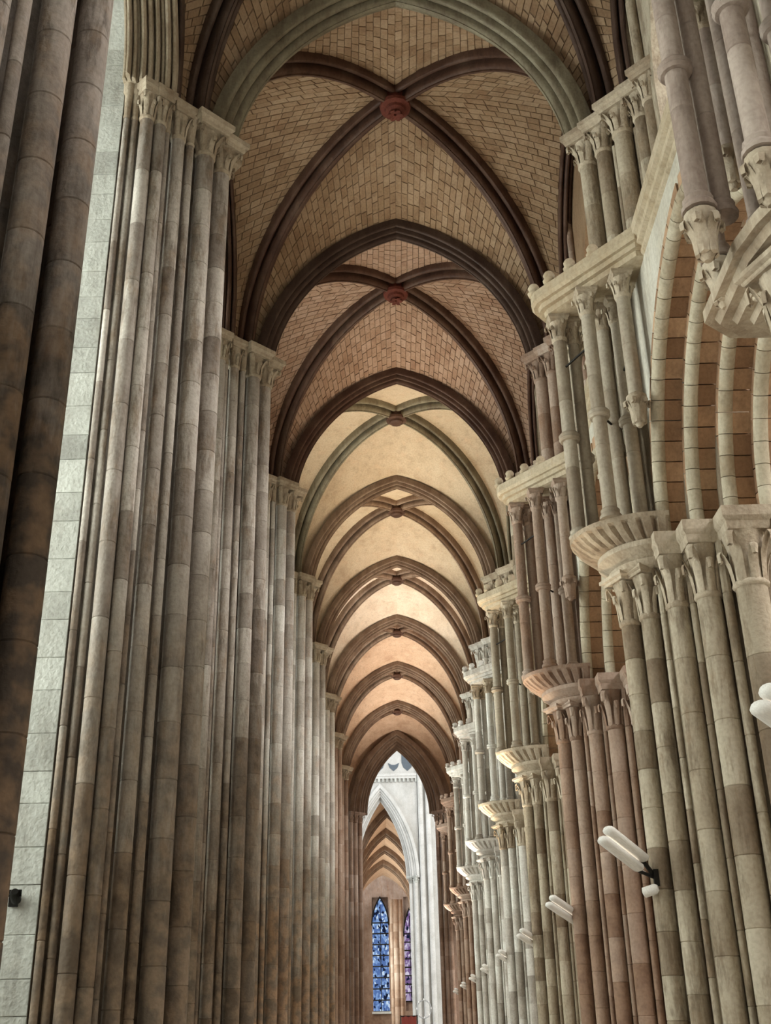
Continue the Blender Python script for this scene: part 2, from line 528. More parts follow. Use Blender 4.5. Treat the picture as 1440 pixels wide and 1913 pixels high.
# coursed ashlar facing of the chapel wall seen between the two nearest left piers
for j, y0 in enumerate(YP[:2]):
    z = 0.0; k = 0
    while z < 15.0:
        h = 0.30 + 0.16 * ((k * 37) % 5) / 5
        cuts = [-3.21, -3.66, -4.30] if k % 2 else [-3.21, -3.92, -4.45]
        for a, b in zip(cuts, cuts[1:]):
            me = cached(('ash', round(a - b, 3), round(h, 3)), lambda: MB().loft([
                [(0, 0, 0), (a - b - 0.004, 0, 0), (a - b - 0.004, 0, h - 0.004), (0, 0, h - 0.004)],
                [(0, -0.008, 0), (a - b - 0.004, -0.008, 0), (a - b - 0.004, -0.008, h - 0.004), (0, -0.008, h - 0.004)],
                [(0.005, -0.013, 0.005), (a - b - 0.009, -0.013, 0.005), (a - b - 0.009, -0.013, h - 0.009), (0.005, -0.013, h - 0.009)]]).build('ashlar_block', 'ashlar', 20))
            put('ashlar_block', me, wall_left, (b, y0 - 1.0 + 0.006 * random.random(), z))
        z += h; k += 1

wn_i = 0
for ya, yb in [(0.5, 6.05)] + BAYS[:-1]:
    wn_i += 1
    ym = (ya + yb) / 2
    lanc = arch_half(1.25, 2.0, 8)
    outline = [(ym - 1.25, 3.0)] + [(ym - x, 11.0 + z) for x, z, _, _ in lanc] + [(ym + x, 11.0 + z) for x, z, _, _ in reversed(lanc[:-1])] + [(ym + 1.25, 3.0)]
    me = mesh('window', [(-6.97, y, z) for y, z in outline] + [(-6.95, y, z) for y, z in outline],
              [tuple(range(len(outline), 2 * len(outline))), tuple(reversed(range(len(outline))))], 'daylit_glass')
    w = struct('window_%d' % wn_i, me, 'tall pale lancet window of chapel bay %d on the left' % wn_i, 'window')
    mb = MB()
    for k in (-1.25, 0, 1.25):
        mb.box(-6.95, -6.8, ym + k - 0.06, ym + k + 0.06, 3.0, 11.0 if k else 12.9)
    for z in (3.0, 5.0, 7.0, 9.0, 11.0):
        mb.box(-6.94, -6.86, ym - 1.25, ym + 1.25, z - 0.03, z + 0.03)
    put('mullion', mb.build('mullion', 'ashlar', 20), w)


def arch_wall(x0, x1, ya, yb, zlow, ztop, ym, half, spring, rise, n=14, jamb=None):
    """wall slab in a plane along the aisle, pierced by a pointed opening down to zlow"""
    pts = [(ym - x, spring + z) for x, z, _, _ in arch_half(half, rise, n)]
    pts += [(2 * ym - y, z) for y, z in reversed(pts[:-1])]
    cols = [(ya, zlow), (pts[0][0] - 1e-3, zlow)] + pts + [(pts[-1][0] + 1e-3, zlow), (yb, zlow)]
    V = []; F = []
    for y, z in cols:
        V += [(x0, y, z), (x0, y, ztop), (x1, y, z), (x1, y, ztop)]
    for i in range(len(cols) - 1):
        a = 4 * i; b = a + 4
        F += [(a, a + 1, b + 1, b), (a + 2, b + 2, b + 3, a + 3), (a, b, b + 2, a + 2), (a + 1, a + 3, b + 3, b + 1)]
    return V, F


# right wall: spandrels above the arcade, then the upper wall with the false gallery openings
mbl = MB(); mbu = MB(); mbn = MB(); mbll = MB()
A_HALF, A_RISE, A_SPR = 2.30, 2.70, 6.40
for ya, yb in [(0.5, 6.05)] + BAYS:
    ym = (ya + yb) / 2; s = (yb - ya) / 5.5
    mbl.add(*arch_wall(3.02, 4.6, ya, yb, A_SPR, 9.8, ym, (A_HALF + 0.26) * s, A_SPR, (A_RISE + 0.26)))
    (mbu if ya > 8 else mbn).add(*arch_wall(3.40, 4.2, ya, yb, 9.8, 17.3, ym, 1.35 * s, 12.0, 1.9))
    mbll.add(*arch_wall(-3.5, -2.86, ya, yb, 12.6, 17.3, ym, 1.86 * s, 12.6, 2.3))
wall_right = struct('wall_right', mbl.build('wall_right', 'plaster', 20), 'pale plastered spandrel wall above the right arcade', 'wall')
put('upper_wall', mbu.build('upper_wall', 'web_a', 20), wall_right)
put('upper_wall', mbn.build('upper_wall', 'pier_r', 20), wall_right)
put('upper_wall', mbll.build('upper_wall', 'ashlar', 20), wall_left)
# string course that carries the passage along the right wall
sq = [(3.25, 9.66), (3.02, 9.66), (2.99, 9.69), (2.99, 9.75), (2.94, 9.78), (2.93, 9.83), (2.885, 9.86), (2.88, 9.98), (3.45, 9.98), (3.45, 9.66)]
t1 = struct('trim_1', MB().loft([[(x, y, z) for x, z in sq] for y in (0.5, YEND)]).build('trim', 'ledge', 20), 'moulded cream string course along the right wall', 'trim')
# tall moulded edges of the gallery openings
for i, (ya, yb) in enumerate(BAYS[:5]):
    for dy in (1.02, 1.28):
        y = (ya if dy > 0 else yb) + dy
        put('gallery_shaft', shaft_mesh(0.055, 3.6, 10, 'rib_red', 0.5, i), wall_right, (3.38 - 0.12 * (abs(dy) < 1.1), y, 10.0))


# ------------------------------------------------------------------ left clustered piers
# lateral distance from the aisle middle, offset along the aisle, radius
LEFT = [(2.42, 0.0, 0.118), (2.58, -0.33, 0.120), (2.735, -0.55, 0.05), (2.87, -0.66, 0.085), (2.985, -0.80, 0.035),
        (3.05, -0.93, 0.075), (3.195, -1.02, 0.085), (3.345, -1.03, 0.040), (3.44, -1.07, 0.036)]


def left_pier(i, y0, drums, detail):
    lab = ['dark clustered pier filling the left edge of the picture',
           'tall clustered pier whose big capitals show beside the nearest vault, left side',
           'clustered pier just behind the tallest left pier, capital level with the second vault arch',
           'third clustered pier back on the left after the frame-edge one',
           'slim-looking left pier, fourth back after the frame-edge one',
           'left pier, fifth back after the frame-edge one',
           'left pier, sixth back after the frame-edge one',
           'left pier, seventh back after the frame-edge one',
           'last clustered pier on the left before the bright end arch'][i]
    p = thing('clustered_pier', lab, 'pier', (-2.12, y0, 0), 'clustered piers along the left wall')
    core = [(-0.16, 0.0), (-0.30, 0.22), (-0.52, 0.34), (-0.66, 0.44), (-0.84, 0.62), (-0.96, 0.76), (-1.06, 0.92), (-1.22, 1.0)]
    pts = [(x, y) for x, y in core] + [(x, -y) for x, y in reversed(core[1:])]
    pts = [(x, y) for x, y in pts]
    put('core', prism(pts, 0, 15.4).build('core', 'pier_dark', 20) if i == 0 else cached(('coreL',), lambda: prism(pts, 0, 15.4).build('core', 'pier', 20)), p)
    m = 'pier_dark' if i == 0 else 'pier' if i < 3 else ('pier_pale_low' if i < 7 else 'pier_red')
    for k, (q, dy, r) in enumerate(LEFT):
        for s in ((1,) if k == 0 or (k > 2 and i > 1) else (1, -1)):
            x = XC - q + 2.12; y = dy * s
            near = s == 1
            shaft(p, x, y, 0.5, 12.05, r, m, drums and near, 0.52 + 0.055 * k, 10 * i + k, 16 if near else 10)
            shaft_base = cached(('baseL', r, m), lambda: MB().lathe([(r * 1.9, 0), (r * 1.9, 0.22), (r * 1.5, 0.26), (r * 1.6, 0.36), (r * 1.15, 0.44), (r * 1.05, 0.5)], 12).build('base', m))
            if r > 0.06:
                put('base', shaft_base, p, (x, y, 0))
            if r > 0.06:
                capital(p, x, y, 12.05, r, 0.55, 'carved', PI / 4, detail and near, 1.3 if k < 2 else 1.1, 0.17)
            else:
                # thin fillet shafts run on to the underside of their neighbour's abacus
                put('fillet_cap', cached(('fil', r), lambda: MB().lathe([(r, 0), (r * 1.25, 0.03), (r, 0.06), (r * 1.5, 0.40), (r * 2.1, 0.44), (r * 2.1, 0.55)], 10).build('fillet_cap', 'carved')), p, (x, y, 12.05))
    return p


for i, y0 in enumerate(YP):
    left_pier(i, y0, i < 2, i in (1, 2))

# chapel arches on the left
for i, (ya, yb) in enumerate(BAYS[:1]):
    ym = (ya + yb) / 2; s = (yb - ya) / 5.5
    t = thing('chapel_arch', 'moulded chapel arch springing at upper left above the nearest gap', 'arch', (-2.9, ym, ZS))
    for q, off, W in ((2.99, 0.0, 0.20), (3.12, 0.02, 0.17), (3.27, 0.16, 0.20), (3.43, 0.26, 0.16)):
        for sg in (1, -1):
            d = Vector((0, sg, 0))
            P, N, S = half_arch_pts(Vector((XC - q + 2.9, 0, 0)), d, (1.90 - off) * s, 2.34 - off, 18)
            mb = MB(); mb.sweep(P, N, S, rib_prof(W, 0.19))
            put('moulding', mb.build('moulding', 'carved', 45), t)


# ------------------------------------------------------------------ right arcade piers
LOW = [(2.34, 0.0, 0.105), (2.51, -0.20, 0.10), (2.62, -0.36, 0.035), (2.74, -0.53, 0.115), (2.86, -0.66, 0.035), (2.99, -0.80, 0.125), (3.14, -0.95, 0.05), (3.34, -1.10, 0.155)]
UPP = [(2.50, 0.0, 0.115), (2.67, -0.25, 0.105), (2.78, -0.40, 0.035), (2.86, -0.58, 0.12), (3.0, -0.72, 0.04), (3.05, -0.86, 0.10), (3.10, -1.14, 0.09)]
COLN = [('A', 1.88, 0.0, 0.082, 6.64), ('C', 2.14, -0.54, 0.082, 6.64), ('F', 2.50, -0.88, 0.082, 7.95),
        ('B', 2.06, 0.06, 0.07, 6.64), ('D', 2.37, -0.22, 0.075, 6.64), ('E', 2.52, -0.36, 0.08, 6.64)]


def tri_ring(z, inset):
    k = inset
    return [(2.95 + 0.3, -1.36 + k, z), (2.60 + k * 0.2, -1.36 + k, z), (1.60 + k, -0.13 + k * 0.2, z), (1.57 + k, 0.0, z), (1.60 + k, 0.13 - k * 0.2, z), (2.60 + k * 0.2, 1.36 - k, z), (2.95 + 0.3, 1.36 - k, z)]


def right_pier(i, y0, drums, detail):
    lab = ['nearest right pier at the upper right corner, its thick ringed colonettes ending in carved corbels',
           'large right pier with clustered shafts and leafy capitals beside the big red-brown arch',
           'rosy-brown right pier just left of the large leafy-capital pier, with brown ledge',
           'third right pier back after the large leafy-capital one minus one, grey-green colonettes',
           'right pier, fourth ledge bracket down the line', 'right pier, fifth ledge bracket down the line',
           'whitish right pier, sixth ledge bracket down the line', 'right pier, seventh ledge bracket down the line',
           'last brown right pier before the bright end arch'][i]
    lab = lab.replace('third right pier back after the large leafy-capital one minus one, grey-green colonettes', 'right pier with grey-green colonettes, third ledge bracket down the line')
    p = thing('arcade_pier', lab, 'pier', (XC + 2.34, y0, 0), 'arcade piers along the right side')
    X = lambda q: q - 2.34
    ml = ['pier_r', 'pier_r', 'pier_red', 'pier_r', 'pier_pale', 'pier_pale', 'pier_pale', 'pier_red', 'pier_red'][i]
    mc = ['colonette_mauve', 'colonette', 'pier_red', 'colonette', 'pier_pale', 'pier_pale', 'pier_pale', 'pier_red', 'pier_red'][i]
    mcap = ['carved', 'carved', 'pier_red', 'carved', 'carved', 'pier_pale', 'pier_pale', 'pier_red', 'pier_red'][i]
    mled = ['ledge', 'ledge', 'ledge', 'ledge', 'pier_pale', 'pier_pale', 'pier_pale', 'pier_red', 'pier_red'][i]
    core = [(0.13, 0.0), (0.26, 0.20), (0.42, 0.36), (0.56, 0.54), (0.74, 0.70), (0.95, 0.84), (1.2, 1.0), (2.0, 1.02)]
    pts = [(x, -y) for x, y in core] + [(x, y) for x, y in reversed(core[1:])]
    put('core', cached(('coreR', ml), lambda: prism(pts, 0, 6.4).build('core', ml, 20)), p)
    corem = [(2.62, 0.05), (2.70, 0.30), (2.73, 0.42), (2.98, 0.43), (3.0, 0.71), (3.26, 0.72), (3.28, 0.97), (4.2, 0.97)]
    ptm = [(X(x), -y) for x, y in corem] + [(X(x), y) for x, y in reversed(corem)]
    put('middle_core', cached(('coreM', ml), lambda: prism(ptm, 6.4, 9.8).build('middle_core', ml, 20)), p)
    coreu = [(2.60, 0.05), (2.95, 0.45), (3.15, 0.8), (3.30, 1.0), (4.2, 1.0)]
    ptu = [(X(x), -y) for x, y in coreu] + [(X(x), y) for x, y in reversed(coreu)]
    put('upper_core', cached(('coreU', ml), lambda: prism(ptu, 9.8, 16.0).build('upper_core', ml, 20)), p)
    for k, (q, dy, r) in enumerate(LOW):
        for s in ((1,) if k == 0 or (k > 2 and i > 1) else (1, -1)):
            near = s == 1
            x, y = X(q), dy * s
            shaft(p, x, y, 0.5, 5.6, r, ml, drums and near, 0.40 + 0.05 * k, 50 + 10 * i + k, 16 if near else 10)
            if r > 0.06:
              put('base', cached(('baseL', r, ml), lambda: MB().lathe([(r * 1.9, 0), (r * 1.9, 0.22), (r * 1.5, 0.26), (r * 1.6, 0.36), (r * 1.15, 0.44), (r * 1.05, 0.5)], 12).build('base', ml)), p, (x, y, 0))
            if r > 0.06:
                if k < 2:
                    capital(p, x, y, 5.6, r, 0.56, mcap, PI / 8, detail and near, 1.15, 0.08)
                else:
                    capital(p, x, y, 5.6, r, 0.80, mcap, 0.0, detail and near, 1.05 if k < 6 else 0.95, 0.24)
            else:
                put('fillet', shaft_mesh(r, 0.75, 8, ml, 1.0), p, (x, y, 5.6))
    # moulded shelf over the two front capitals, then the gadrooned bracket that carries the colonettes
    def plan(z, a, b, nn=28, lobes=0.0, cx=X(2.72)):
        out = []
        for k in range(nn + 1):
            t = PI / 2 + PI * k / nn
            g = 1 - lobes * (k % 4 == 0)
            out.append((cx + a * g * math.cos(t), b * g * math.sin(t), z))
        return out

    def shelf():
        if i == 0:
            pl = [(3.2, -0.9), (2.30, -0.80), (2.12, -0.30), (2.06, 0.0), (2.06, 0.80), (2.30, 1.0), (3.2, 1.0)]
            return MB().loft([[(X(2.9 + (u - 2.9) * k), w * k, z) for u, w in pl] for z, k in ((6.00, 0.50), (6.04, 0.60), (6.09, 0.61), (6.092, 0.69), (6.15, 0.71), (6.152, 0.79), (6.21, 0.82), (6.212, 0.90), (6.28, 0.93), (6.282, 1.0), (6.38, 1.0))]).build('shelf', mcap, 25)
        k = 1.0 if i else 1.12
        return MB().loft([plan(z, u * k, w * k) for z, u, w in ((6.12, 0.44, 0.46), (6.15, 0.54, 0.54), (6.20, 0.56, 0.56), (6.22, 0.51, 0.52), (6.28, 0.60, 0.59), (6.32, 0.66, 0.64), (6.38, 0.66, 0.64))]).build('shelf', mcap, 50)
    put('shelf', cached(('shelf', mcap, i == 0), shelf), p)

    def gad():
        N = 72
        return MB().loft([plan(6.38, 0.66, 0.60, N, 0.0), plan(6.41, 0.74, 0.64, N, 0.07), plan(6.50, 0.86, 0.70, N, 0.09), plan(6.57, 0.92, 0.73, N, 0.07), plan(6.59, 0.94, 0.74, N, 0.0), plan(6.64, 0.95, 0.75, N, 0.0)]).build('bracket', mcap, 25)
    if i:
        put('bracket', cached(('gad', mcap), gad), p)
    for nm, q, dy, r, zb in COLN:
        for s in ((1,) if nm == 'A' else (1, -1)):
            if nm == 'B' and s == -1:
                continue
            x, y = X(q), dy * s
            c = put('colonette', shaft_mesh(r, 9.34 - zb, 14, mc, 0.9, 3 + i), p, (x, y, zb))
            if nm != 'F':
                put('base', cached(('cbase', r, mc), lambda: MB().lathe([(r * 1.45, 0), (r * 1.5, 0.03), (r * 1.2, 0.07), (r * 1.3, 0.10), (r * 1.02, 0.13)], 14).build('base', mc)), c)
            if nm in 'ACE':
                put('ring', cached(('ring', r, mc), lambda: MB().lathe([(r, -0.055), (r * 1.35, -0.05), (r * 1.55, -0.02), (r * 1.4, 0.0), (r * 1.55, 0.025), (r * 1.3, 0.055), (r, 0.06)], 16).build('ring', mc)), c, (0, 0, 7.95 - zb))
            if nm == 'F' or (i == 0 and nm in 'AC'):
                def corb():
                    mb = MB()
                    mb.lathe([(r * 0.3, -0.36), (r * 0.8, -0.30), (r * 1.0, -0.18), (r * 1.25, -0.06), (r * 1.4, -0.02), (r * 1.4, 0.02), (r, 0.05)], 14)
                    for k in range(6):
                        V, F = leaf_geo(r * 0.75, 0.30, 0.09, 0.06, 0.05)
                        mb.add([(a, b, cc - 0.32) for a, b, cc in rotz(V, k * PI / 3)], F)
                    return mb.build('corbel', mcap, 50)
                put('corbel', cached(('corb', r, mcap), corb), c, (0, 0, 0.0 if nm == 'F' else -0.05))
            capital(p, x, y, 9.30, r, 0.34, mcap, 0, False, 0.9, 0.08, 6)
    for a, b, z in ((0, 3, 7.93), (1, 4, 7.97), (2, 5, 8.6), (0, 1, 8.9)):
        A, B = COLN[a], COLN[b]
        if i < 4:
            put('tie_bar', MB().tube((X(A[1]), A[2], z), (X(B[1]), B[2], z), 0.014).build('tie_bar', 'iron'), p)
    led = cached(('ledge', mled), lambda: MB().loft([tri_ring(9.64, 0.22), tri_ring(9.66, 0.16), tri_ring(9.73, 0.15), tri_ring(9.735, 0.09), tri_ring(9.80, 0.08), tri_ring(9.805, 0.03), tri_ring(9.85, 0.0), tri_ring(9.97, 0.0), tri_ring(9.98, 0.02)]).build('ledge', mled, 20))
    l = put('ledge', led, p, (-2.34, 0, 0))
    kn = cached(('knob', mled), lambda: MB().lathe([(0.02, 0), (0.07, 0.01), (0.085, 0.05), (0.06, 0.09), (0.075, 0.13), (0.055, 0.17), (0.0, 0.18)], 10, caps=False).build('knob', mled, 60))
    for x, y in ((1.62, 0.0), (1.78, -0.26), (2.0, -0.50), (2.24, -0.76), (1.78, 0.26), (2.0, 0.50)):
        put('knob', kn, l, (x, y, 9.98))
    for k, (q, dy, r) in enumerate(UPP):
        for s in ((1,) if k == 0 or (k > 2 and i > 1) else (1, -1)):
            near = s == 1
            x, y = X(q), dy * s
            mu = 'pier_r' if i < 2 else ml
            shaft(p, x, y, 9.98, 12.05, r, mu, False, 0.7, 90 + i * 10 + k)
            if r > 0.06:
                put('base', cached(('ubase', r, mu), lambda: MB().lathe([(r * 1.5, 0), (r * 1.5, 0.05), (r * 1.2, 0.09), (r * 1.3, 0.13), (r, 0.16)], 12).build('base', mu)), p, (x, y, 9.98))
                capital(p, x, y, 12.05, r, 0.55, mcap, PI / 4, detail and near and i < 2, 1.2, 0.17)
    if i < 4:
        for x, y, r in ((2.97, -0.74, 0.045), (3.03, -0.87, 0.065), (3.06, -1.01, 0.045), (3.05, -1.15, 0.06)):
            shaft(p, X(x), y, 12.58, 16.0, r, 'pier_r' if i < 2 else ml, False, 0.7, 30 + i, 12, 'upper_roll')
    return p


for i, y0 in enumerate(YP):
    right_pier(i, y0, i == 1, i in (0, 1, 2))

# ------------------------------------------------------------------ right arcade arches with their voussoirs
def vou_piece(kind, x0, x1, R0, R1, ang, m):
    """one voussoir: an annular wedge between radii R0..R1 and x0..x1, joint faces slightly apart"""
    def f():
        n = 2; g = 0.006 / R0
        rings = []
        for k in range(n + 1):
            t = g + (ang - 2 * g) * k / n
            rings.append([(x, R * math.cos(t), R * math.sin(t)) for x, R in ((x0 + 0.012, R0), (x0, R0 + 0.012), (x0, R1), (x1, R1), (x1, R0))])
        return MB().loft(rings).build('voussoir', m, 25)
    return cached((kind, x0, x1, R0, R1, round(ang, 4), m), f)


def roll_piece(x0, R0, rr, ang, m):
    def f():
        n = 3; rings = []; g = 0.004 / R0
        for k in range(n + 1):
            t = g + (ang - 2 * g) * k / n
            rings.append([(x0 + rr * math.cos(a), (R0 + rr * math.sin(a)) * math.cos(t), (R0 + rr * math.sin(a)) * math.sin(t)) for a in [2 * PI * j / 10 for j in range(10)]])
        return MB().loft(rings).build('roll', m, 40)
    return cached(('roll', x0, R0, rr, round(ang, 4), m), f)


for i, (ya, yb) in enumerate(BAYS):
    ym = (ya + yb) / 2
    s = (yb - ya) / 5.5
    m1, m2 = ('vou', 'roll') if i < 3 else ('pier_pale', 'pier_pale') if i < 6 else ('pier_red', 'pier_red')
    t = thing('arcade_arch', 'large arcade arch at right with red-brown voussoirs and cream roll mouldings' if i == 0 else
              'rosy arcade arch squeezed between the large leafy-capital pier and the rosy pier' if i == 1 else
              'arcade arch on the right between the %s and %s piers' % (ORD[i], ORD[i + 1] if i < 8 else 'end'), 'arch', (3.0, ym, A_SPR), 'arcade arches')
    for k, (x0, x1, off) in enumerate(((0.0, 0.29, 0.0), (0.29, 0.58, 0.28), (0.58, 0.87, 0.56), (0.87, 1.6, 0.80))):
        a = (A_HALF - off) * s; rise = A_RISE - off
        c = (rise * rise - a * a) / (2 * a); R = a + c
        tt = math.atan2(rise, c)
        nv = max(8, round(R * tt / 0.235))
        for sg in (1, -1):
            ang = tt / nv
            if i < 2:
                for j in range(nv):
                    th = j * ang
                    loc = (0, -sg * c, 0)
                    # the near half is the far half mirrored by a half turn about the vertical through the arch plane
                    o = put('voussoir', vou_piece('v', x0, x1, R, R + 0.28, ang, m1), t, loc, (th, 0, 0))
                    r_ = put('roll_moulding', roll_piece(x0 + 0.03, R + 0.02, 0.078, ang, m2), t, loc, (th, 0, 0))
                    if sg == -1:
                        o.rotation_euler = (-th, 0, 0); o.scale = (1, -1, 1)
                        r_.rotation_euler = (-th, 0, 0); r_.scale = (1, -1, 1)
            else:
                mbv = MB(); mbr = MB()
                for j in range(nv):
                    for q, (b_, pc) in enumerate(((mbv, [(x0, R), (x0, R + 0.28), (x1, R + 0.28), (x1, R)]), (mbr, [(x0 + 0.02 + 0.062 * math.cos(2 * PI * h / 6), R + 0.02 + 0.062 * math.sin(2 * PI * h / 6)) for h in range(6)]))):
                        g = 0.006 / R
                        rings = [[(x, sg * (r0 * math.cos(th) - c), r0 * math.sin(th)) for x, r0 in pc] for th in (j * ang + g, (j + 1) * ang - g)]
                        b_.loft(rings, random.random())
                put('order', mbv.build('order', m1, 30), t)
                put('roll_moulding', mbr.build('roll_moulding', m2, 50), t)

# ------------------------------------------------------------------ aisle vault
A_T, RISE_T, H_T = 2.54, 2.97, 0.45
DIAG_Q, DIAG_DY, RISE_D = 2.84, 0.22, 3.62
W_Q, W_DY, W_STILT, W_RISE = 2.98, 0.74, 0.75, 2.35
NT = 26
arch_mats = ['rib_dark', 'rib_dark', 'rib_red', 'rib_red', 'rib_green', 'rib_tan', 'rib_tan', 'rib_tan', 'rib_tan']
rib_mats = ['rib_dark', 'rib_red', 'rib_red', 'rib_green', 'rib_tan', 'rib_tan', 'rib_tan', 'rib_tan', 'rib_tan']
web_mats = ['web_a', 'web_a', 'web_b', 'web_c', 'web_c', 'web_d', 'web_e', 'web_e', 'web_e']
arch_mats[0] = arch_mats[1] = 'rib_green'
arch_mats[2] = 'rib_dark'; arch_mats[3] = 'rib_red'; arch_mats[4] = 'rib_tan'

for i, y0 in enumerate(YP):
    if i == 0:
        continue
    t = thing('transverse_arch', ['broad grey-green cross arch cut by the top of the picture' if i == 1 else
              'dark pointed cross arch below the uppermost red boss' if i == 2 else
              'pointed aisle cross arch, %s of those showing a full point' % ORD[i - 2]][0], 'arch', (XC, y0, ZS), 'pointed cross arches of the aisle vault')
    for sg in (1, -1):
        P, N, S = half_arch_pts(Vector((0, 0, 0)), Vector((sg, 0, 0)), A_T, RISE_T, 22, 0.0, H_T)
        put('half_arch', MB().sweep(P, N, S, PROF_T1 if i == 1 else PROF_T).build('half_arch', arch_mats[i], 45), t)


def resample(P, n):
    L = [0]
    for a, b in zip(P, P[1:]):
        L.append(L[-1] + (b - a).length)
    out = []
    for k in range(n + 1):
        s = L[-1] * k / n
        j = 0
        while j < len(L) - 2 and L[j + 1] < s:
            j += 1
        u = (s - L[j]) / max(1e-9, L[j + 1] - L[j])
        out.append(P[j].lerp(P[j + 1], u))
    return out, L[-1]


boss_pos = []
for i, (ya, yb) in enumerate(BAYS):
    ym = (ya + yb) / 2
    hb = (yb - ya) / 2
    lab = ['cropped vault bay at the very top of the picture', 'nearest full vault bay of tan stones with a red boss',
           'second vault bay, rosy stones, behind the first dark cross arch'][i] if i < 3 else 'vault bay, %s in line, %s plaster' % (
           ORD[i], 'yellow' if i < 5 else 'whitish' if i == 5 else 'pinkish')
    t = thing('rib_vault', lab, 'vault', (XC, ym, ZS), 'rib vault bays of the aisle')
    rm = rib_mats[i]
    # diagonal ribs
    DP = {}
    for sx in (1, -1):
        for sy in (1, -1):
            v = Vector((sx * DIAG_Q, sy * (hb - DIAG_DY), 0)); a = v.length; d = v / a
            P, N, S = half_arch_pts(Vector((0, 0, 0)), d, a, RISE_D, 22)
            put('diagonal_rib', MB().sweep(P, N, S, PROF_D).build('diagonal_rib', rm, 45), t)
            DP[sx, sy] = P
    bo = put('boss', cached(('boss', i > 2), lambda: MB().lathe([(0.0, -0.44), (0.12, -0.44), (0.17, -0.41), (0.185, -0.36), (0.26, -0.34), (0.27, -0.28), (0.22, -0.22), (0.24, 0.0)], 12, caps=False).build('boss', 'boss' if i < 3 else 'rib_red', 30)), t, (0, 0, RISE_D))
    if i < 3:
        for k in range(6):
            put('petal', cached(('petal',), lambda: mesh('petal', *leaf_geo(0.03, 0.05, 0.09, 0.08, 0.02), 'boss', 60)), bo, (0, 0, -0.45), (PI, 0, k * PI / 3))
    # wall ribs
    WP = {}
    for sx in (1, -1):
        for sy in (1, -1):
            P, N, S = half_arch_pts(Vector((sx * W_Q, 0, -0.0)), Vector((0, sy, 0)), hb - W_DY, W_RISE, 16, W_STILT)
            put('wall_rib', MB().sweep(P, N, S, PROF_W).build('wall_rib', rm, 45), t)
            WP[sx, sy] = P
    # webs
    stones = []
    shell = MB()
    n = 24
    smooth = i >= 3
    for sx in (1, -1):
        for sy in (1, -1):
            D, LD = resample(DP[sx, sy], n)
            Tp = [Vector((sx * x, sy * hb, z)) for x, z, _, _ in arch_half(A_T, RISE_T, 22, H_T)]
            for which in (0, 1):
                E_, LE = resample(Tp if which == 0 else WP[sx, sy], n)
                nv = 6

                def surf(u, w):
                    k = min(n - 1, int(u * n)); fu = u * n - k
                    A = E_[k].lerp(E_[k + 1], fu); B = D[k].lerp(D[k + 1], fu)
                    p = A.lerp(B, w)
                    p.z += 0.10 * math.sin(PI * w) * math.sin(PI * min(1, u * 1.0) * 0.5) ** 2
                    return p
                V = []; F = []
                lift = Vector((0, 0, 0.0))
                for a in range(n + 1):
                    for b in range(nv + 1):
                        V.append(surf(a / n, b / nv) + lift)
                for a in range(n):
                    for b in range(nv):
                        q = a * (nv + 1) + b
                        F.append((q, q + 1, q + nv + 2, q + nv + 1))
                shell.add(V, F, 0.3)
                if smooth:
                    continue
                # coursed stones standing proud of the mortar
                ncour = round(LE / 0.115)
                for c in range(1, ncour):
                    u0, u1 = c / ncour, (c + 1) / ncour
                    um = (u0 + u1) / 2
                    Lr = (surf(um, 0) - surf(um, 1)).length
                    if Lr < 0.12:
                        continue
                    ns = max(1, round(Lr / (0.19 + 0.10 * random.random())))
                    ph = 0.5 / ns if c % 2 else 0.0
                    cuts = [0.0] + [min(1, max(0, (k + 0.0) / ns + ph + random.uniform(-.08, .08) / ns)) for k in range(1 if ph == 0 else 0, ns)] + [1.0]
                    for w0, w1 in zip(cuts, cuts[1:]):
                        if w1 - w0 < 0.02:
                            continue
                        j1 = 0.006 / Lr; j2 = 0.005 / LE
                        cs = [surf(u0 + j2, w0 + j1), surf(u0 + j2, w1 - j1), surf(u1 - j2, w1 - j1), surf(u1 - j2, w0 + j1)]
                        nr = (cs[1] - cs[0]).cross(cs[3] - cs[0])
                        if nr.length < 1e-9:
                            continue
                        nr.normalize()
                        if nr.z > 0:
                            nr = -nr
                        if abs(nr.z) < 0.15 and nr.x * sx > 0:
                            nr = -nr
                        stones.append((cs, nr, 0.010 + 0.012 * random.random()))
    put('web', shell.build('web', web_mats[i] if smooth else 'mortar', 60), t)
    if stones:
        # far half of the bay faces the viewer: those stones show largest
        stones.sort(key=lambda q: -((q[0][0].y + q[0][2].y) * 0.5 + 0.3 * q[0][0].z))
        cut = [60, 300, 0][i]
        rest = MB()
        for k, (cs, nr, hgt) in enumerate(stones):
            ce = sum(cs, Vector()) / 4
            V = [p - ce - nr * 0.01 for p in cs] + [(p - ce) * 0.97 + nr * hgt for p in cs]
            F = [(0, 1, 5, 4), (1, 2, 6, 5), (2, 3, 7, 6), (3, 0, 4, 7), (4, 5, 6, 7)]
            if k < cut:
                put('web_stone', mesh('web_stone', V, F, web_mats[i], 20, [random.random()] * 8), t, ce)
            else:
                rest.add([v + ce for v in V], F, random.random())
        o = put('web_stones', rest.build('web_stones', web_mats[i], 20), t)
        o['kind'] = 'stuff'

# ------------------------------------------------------------------ pier lights: a pair of slim white bars on a bracket
def capsule(L, w, h):
    """slim rounded bar along +X"""
    rings = []
    for x, k in ((0, 0.25), (0.012, 0.7), (0.04, 1.0), (L - 0.04, 1.0), (L - 0.012, 0.7), (L, 0.25)):
        rings.append([(x, w * k * math.cos(a) * 0.5, h * k * math.sin(a) * 0.5) for a in [2 * PI * j / 12 for j in range(12)]])
    return MB().loft(rings)


